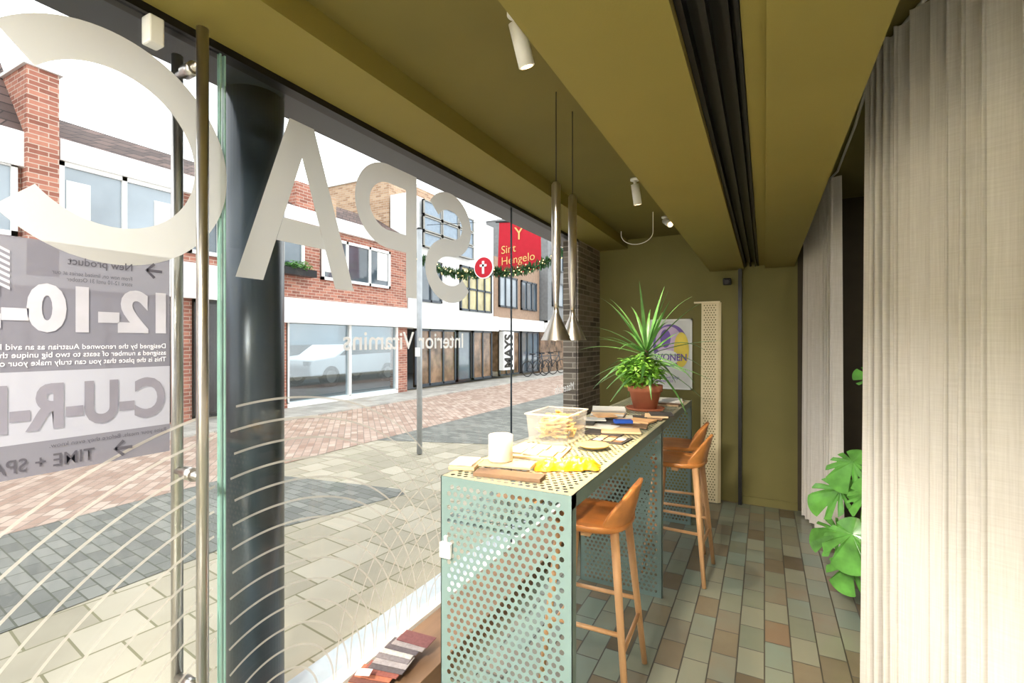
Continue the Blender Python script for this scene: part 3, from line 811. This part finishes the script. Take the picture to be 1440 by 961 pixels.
mesh('roof', [(FX+.1, 3.3, 4.56), (FX+.1, 11.4, 4.56), (FX-1.2, 11.4, 5.3), (FX-1.2, 3.3, 5.3)], [(0, 1, 2, 3)], ROOF, B)
mesh('roof_left', [(FX+.1, -6, 4.5), (FX+.1, 2.95, 4.5), (FX-1.0, 2.95, 5.9), (FX-1.0, -6, 5.9)], [(0, 1, 2, 3)], ROOF, B)
box('party_wall', FX-1.5, FX+.2, 2.9, 3.26, 2.45, 5.45, BRICK, B); box('party_cap', FX-1.5, FX+.24, 2.86, 3.30, 5.45, 5.5, WHITEG, B)
box('gable_b', FX-1.2, FX+.1, 7.45, 7.95, 4.4, 5.15, BRICK, B); box('gable_a', FX-1.2, FX+.1, 8.0, 8.6, 4.4, 5.05, BRICKB, B)
win(B, 'upper_a', 3.3, 5.0, 3.15, 4.24, LGLASS, 1); win(B, 'upper_left', 1.4, 2.85, 3.0, 4.05, LGLASS, 1)
win(B, 'upper_mid', 5.15, 6.3, 3.15, 4.1, DGLASS, 1); win(B, 'upper_b', 7.1, 7.7, 3.1, 4.0, DGLASS, 0); win(B, 'upper_c', 8.2, 10.6, 3.0, 4.05, DGLASS, 2)
for i, (a, b) in enumerate(((8.3, 8.8), (10.1, 10.5), (3.4, 3.7), (4.6, 4.9))): box('net_curtain_%d' % i, FX+.031, FX+.04, a, b, 3.2, 3.97, WHITEG, B)
box('band', FX-.3, FX+.25, 7.0, 11.4, 1.92, 2.47, WHITE, B); box('band_left', FX-.3, FX+.2, -6, 7.0, 2.3, 2.95, WHITE, B)
for i, (a, b) in enumerate(((-6, 2), (4.9, 5.25), (6.7, 7.3), (11.0, 11.4))): box('pier_%d' % i, FX-.3, FX, a, b, 0, 2.46, BRICK, B)
win(B, 'shop_left', 2.0, 4.9, .05, 2.3, DGLASS, 2, fm=BLACK); win(B, 'shop_mid', 5.25, 6.7, .05, 2.3, mat('dark_doorway', (52, 50, 52), .2), 1, fm=BLACK)
box('shop_base', FX-.2, FX, 7.3, 11.0, 0, .12, WHITE, B)
box('shop_glass', FX-.08, FX-.06, 7.3, 11.0, .12, 1.95, SHOPG, B)
for i, yy in enumerate((7.3, 9.15, 10.95)): box('shop_post_%d' % i, FX-.12, FX, yy-.03, yy+.05, .1, 1.95, WHITE, B)
SHW = mat('showroom_grey', (84, 92, 98), .8)
box('showroom_floor', -17, FX-.3, 6.8, 18, 0, .01, SHW, B); box('showroom_back', -17.2, -17, 6.8, 18, 0, 2.45, SHW, B)
box('showroom_side_a', -17, FX-.3, 6.7, 6.8, 0, 2.45, SHW, B); box('showroom_side_b', -17, -10.4, 18, 18.1, 0, 2.45, SHW, B)
box('showroom_ceiling', -17, FX-.3, 6.8, 18, 2.42, 2.46, SHW, B)
box('showroom_blind', FX-.25, FX-.2, 7.4, 10.9, 1.42, 1.95, LGLASS, B)
box('downpipe', FX, FX+.08, 7.02, 7.1, 2.9, 4.3, WHITEG, B)
l = bpy.data.lights.new('showroom_fill', 'AREA'); l.size = 4; l.energy = 220; l.color = (1, .98, .95)  # added fill light so the showroom is not dark, no fitting there
o = bpy.data.objects.new('showroom_fill_light', l); COL.objects.link(o); o.location = (-13, 12, 2.38); o.parent = B
g = group('window_planter')
box('trough', FX+.08, FX+.3, 7.0, 7.85, 2.98, 3.14, BLACK, g); bushy('flowers', (FX+.2, 7.4, 3.2), .3, 250, LEAF, g, .1, .04, .4)

g = group('car_reflection', (-13.6, 12.75, .012))  # solid car behind the glass, standing in for a reflection in the shop window
CW = mat('car_white_paint', (236, 238, 242), .2, var=.02); TYRE = mat('tyre_rubber', (26, 26, 28), .8); CG = mat('car_window', (40, 48, 56), .08)
body = [(-2.15, .35), (-2.2, .7), (-2.1, .92), (-1.2, 1.02), (-.55, 1.42), (.1, 1.52), (1.2, 1.5), (1.85, 1.1), (2.15, .98), (2.2, .6), (2.15, .35)]
def extr(n, pl, x0, x1, m, bev=.0):
    k = len(pl); vs = [(x0, y, z) for y, z in pl]+[(x1, y, z) for y, z in pl]
    fs = [tuple(range(k))[::-1], tuple(range(k, 2*k))]+[(i, (i+1) % k, k+(i+1) % k, k+i) for i in range(k)]
    o = mesh(n, vs, fs, m, g)
    if bev: b = o.modifiers.new('b', 'BEVEL'); b.width = bev; b.segments = 3
    return o
extr('body', body, -.9, .9, CW, .07)
extr('side_glass', [(-1.0, 1.02), (-.5, 1.36), (.1, 1.44), (1.15, 1.42), (1.6, 1.08)], -.905, .905, CG)
for i, (yy, xx) in enumerate(((-1.35, .82), (1.35, .82), (-1.35, -.82), (1.35, -.82))):
    cyl('tyre_%d' % i, (xx-.11, yy, .34), (xx+.11, yy, .34), .34, .34, TYRE, g, 28); cyl('rim_%d' % i, (xx-.115, yy, .34), (xx+.115, yy, .34), .21, .21, STEEL, g, 20)
box('headlight', .6, .88, -2.2, -2.1, .72, .85, LGLASS, g); box('taillight', .6, .88, 2.1, 2.2, .75, .95, RED, g)

B = group('brown_brick_building')
box('block', -13.8, -10.3, 11.5, 15, 2.47, 6.65, BRICKB, B); box('parapet', -13.85, -10.27, 11.45, 15.05, 6.65, 6.75, WHITEG, B)
win(B, 'side', 12.0, 13.2, 4.6, 5.6, DGLASS, 0, x=-10.3)
B = group('modern_shop_building')
box('upper', FX-.7, FX, 11.45, 16.6, 2.4, 6.0, WHITEG, B); box('band', FX-.7, FX+.25, 11.41, 16.6, 1.9, 2.47, WHITE, B)
for i in range(3):
    for j in range(3): win(B, 'bay_%d%d' % (i, j), 12.0+.98*i, 12.94+.98*i, 4.45+.5*j, 4.92+.5*j, BLUEP, 0, .04, fm=GREYS, x=FX+.1)
win(B, 'w_a', 11.9, 13.1, 2.75, 4.1, DGLASS, 1, fm=ANTHRA); win(B, 'w_b', 14.2, 16.4, 2.6, 4.2, mat('yellow_lit_window', (182, 172, 130), .2, var=.35, nscale=2), 3, fm=ANTHRA, rail=3.4)
win(B, 'shop_a', 11.7, 13.9, .1, 1.9, WARMG, 2, fm=ANTHRA); win(B, 'shop_b', 14.0, 14.9, .1, 1.9, DGLASS, 0, fm=BLACK); win(B, 'shop_c', 15.0, 16.4, .1, 1.9, WARMG, 1, fm=ANTHRA)
B = group('brown_shop_building')
box('upper', FX-3, FX, 16.65, 21, 2.4, 4.9, mat('brown_cladding', (150, 124, 104), .7), B); box('band', FX-.7, FX+.25, 16.65, 21, 1.95, 2.45, WHITE, B)
win(B, 'w_a', 17, 18.6, 2.9, 4.2, LGLASS, 2, fm=ANTHRA); win(B, 'w_b', 19, 20.6, 2.9, 4.2, DGLASS, 2, fm=ANTHRA)
win(B, 'shop_a', 17, 18.8, .1, 1.95, WARMG, 2, fm=ANTHRA); win(B, 'shop_b', 19, 20.8, .1, 1.95, DGLASS, 2, fm=ANTHRA); box('sign', FX+.1, FX+.3, 16.9, 17.8, .35, 1.9, WHITE, B)
text_fit('sign_text', 'MAYS', (FX+.31, 17.7, .45), (0, 0, 1), (0, -1, 0), 1.35, .75, BLACK, B, .04)
B = group('grey_corner_building')
box('upper', FX-3, FX+.4, 21.1, 30, 2.4, 7.6, mat('grey_panels', (120, 122, 124), .6), B); box('lower', FX-3, FX, 21.1, 30, 0, 2.4, WARMG, B)
for i in range(4): win(B, 'w_%d' % i, 21.6+2*i, 23.0+2*i, 3.2, 4.4, LGLASS, 1, fm=ANTHRA, x=FX+.4); win(B, 'v_%d' % i, 21.6+2*i, 23.0+2*i, 5.0, 6.2, DGLASS, 1, fm=ANTHRA, x=FX+.4)
box('shop_band', FX-3, FX+.5, 21.1, 30, 1.95, 2.5, WHITE, B)
B = group('far_row_building')
for k in range(3):
    yy = 31+5*k; box('block_%d' % k, FX-3, FX+.1*k, yy, yy+4.8, 0, 5.5+.8*(k % 2), [BRICK, WHITEG, BRICKB][k], B)
    win(B, 'f_%d' % k, yy+.6, yy+4.2, 3.2, 4.6, DGLASS, 2, x=FX+.1*k); win(B, 'g_%d' % k, yy+.3, yy+4.5, .1, 2.3, WARMG, 3, x=FX+.1*k, fm=ANTHRA)
B = group('street_end_building')
box('block', -14, 6, 46, 50, 0, 7.5, BRICKB, B)
for i in range(8): box('window_%d' % i, -12+2*i, -10.9+2*i, 45.95, 46, 3.2, 4.8, DGLASS, B); box('shop_%d' % i, -12.3+2*i, -10.7+2*i, 45.95, 46, .1, 2.3, DGLASS, B)
for j in range(3):
    g = group('bicycle', (-8.75, 19.0+1.0*j, -.004), 1.2)
    for x in (-.5, .5): wheel_ring('wheel_%d' % int(x*2), x, .34, .32, .02, BLACK, g)
    for a, b in (((-.5, .34), (-.15, .34)), ((-.15, .34), (.32, .85)), ((-.2, .85), (.32, .85)), ((-.15, .34), (-.22, .95)), ((.5, .34), (.3, 1.0)), ((-.5, .34), (-.2, .8))):
        cyl('tube', (a[0], 0, a[1]), (b[0], 0, b[1]), .016, .016, ANTHRA, g, 8)
    cyl('handlebar', (.28, -.25, 1.02), (.28, .25, 1.02), .013, .013, BLACK, g, 8); box('saddle', -.34, -.1, -.07, .07, .94, .99, BLACK, g, .02)

# garland, banner
g = group('christmas_garland')
gp = []
for a, b in (((-9.0, 11.2, 4.0), (-6.75, 11.7, 3.45)), ((-6.75, 11.7, 3.45), (-4.2, 11.8, 4.1)), ((-4.2, 11.8, 4.1), (-1.9, 11.9, 4.4))):
    for i in range(24):
        t = i/24; gp.append((a[0]+(b[0]-a[0])*t, a[1]+(b[1]-a[1])*t, a[2]+(b[2]-a[2])*t-.28*math.sin(math.pi*t)))
curve('wire', gp, .02, LEAF, g)
vs = []; fs = []
GG = mat('garland_green', (46, 84, 44), .8, var=.3)
for p in gp:
    for q in range(24):
        sword(vs, fs, (p[0]+random.uniform(-.08, .08), p[1]+random.uniform(-.06, .06), p[2]), random.uniform(0, 6.28), random.uniform(-1.4, 1.4), .18, .05, .1, 2)
mesh('needles', vs, fs, GG, g)
vs = []; fs = []
for p in gp:
    for q in range(2):
        c_ = Vector(p)+Vector([random.uniform(-.13, .13) for _ in range(3)]); k = len(vs)
        for d in ((1, 0, 0), (-1, 0, 0), (0, 1, 0), (0, -1, 0), (0, 0, 1), (0, 0, -1)): vs.append(c_+Vector(d)*.022)
        for f in ((0, 2, 4), (2, 1, 4), (1, 3, 4), (3, 0, 4), (2, 0, 5), (1, 2, 5), (3, 1, 5), (0, 3, 5)): fs.append(tuple(i+k for i in f))
mesh('lights', vs, fs, mat('fairy_light', (255, 230, 170), .3, emit=((255, 220, 150), 2)), g)
g = group('round_red_sign')
cyl('disc', (-6.66, 11.10, 3.48), (-6.66, 11.15, 3.48), .27, .27, RED, g, 32)
cyl('rim', (-6.66, 11.11, 3.48), (-6.66, 11.14, 3.48), .30, .30, WHITE, g, 32)
box('cross_v', -6.69, -6.63, 11.08, 11.1, 3.31, 3.65, WHITE, g); box('cross_h', -6.76, -6.56, 11.08, 11.1, 3.5, 3.56, WHITE, g)
g = group('street_banner')
mesh('cloth', [(-6.80, 12.12, 3.36), (-5.42, 12.12, 3.50), (-5.44, 12.12, 4.80), (-6.74, 12.12, 4.92)], [(0, 1, 2, 3)], RED, g)
GOLD = mat('banner_gold', (226, 180, 110), .6)
text_fit('banner_text', 'Sint\nHengelo', (-6.66, 12.10, 3.6), (1, 0, .08), (0, 0, 1), 1.05, .62, GOLD, g, .0)
text_fit('banner_logo', 'Y', (-6.25, 12.10, 4.36), (1, 0, 0), (0, 0, 1), .3, .35, GOLD, g, .0)
cyl('spar', (-6.85, 12.12, 4.93), (-5.35, 12.12, 4.81), .02, .02, BLACK, g)
cyl('cable', (FX+.18, 12.12, 5.13), (-1.85, 12.12, 4.6), .008, .008, BLACK, g, 8)

# ---------------------------------------------------------------- world + camera
w = bpy.data.worlds.new('World'); S.world = w; w.use_nodes = True
nt = w.node_tree; bg = nt.nodes['Background']
tc = nt.nodes.new('ShaderNodeTexCoord'); nz = nt.nodes.new('ShaderNodeTexNoise'); nz.inputs['Scale'].default_value = 2.5; nz.inputs['Detail'].default_value = 5
nt.links.new(tc.outputs['Generated'], nz.inputs['Vector'])
r = nt.nodes.new('ShaderNodeValToRGB'); r.color_ramp.elements[0].color = (.91, .94, .97, 1); r.color_ramp.elements[1].color = (1, 1, 1, 1)
nt.links.new(nz.outputs['Fac'], r.inputs[0]); nt.links.new(r.outputs[0], bg.inputs[0]); bg.inputs[1].default_value = 2.75

cam = bpy.data.cameras.new('camera'); co = bpy.data.objects.new('camera', cam); COL.objects.link(co)
cam.sensor_width = 36; cam.lens = 17.0; cam.clip_start = .02; cam.clip_end = 300
co.location = (0, 0, H); co.rotation_euler = (math.radians(90), 0, math.radians(27.57))
S.camera = co
S.view_settings.view_transform = 'Standard'
S.view_settings.look = 'None'
S.view_settings.exposure = 0.08
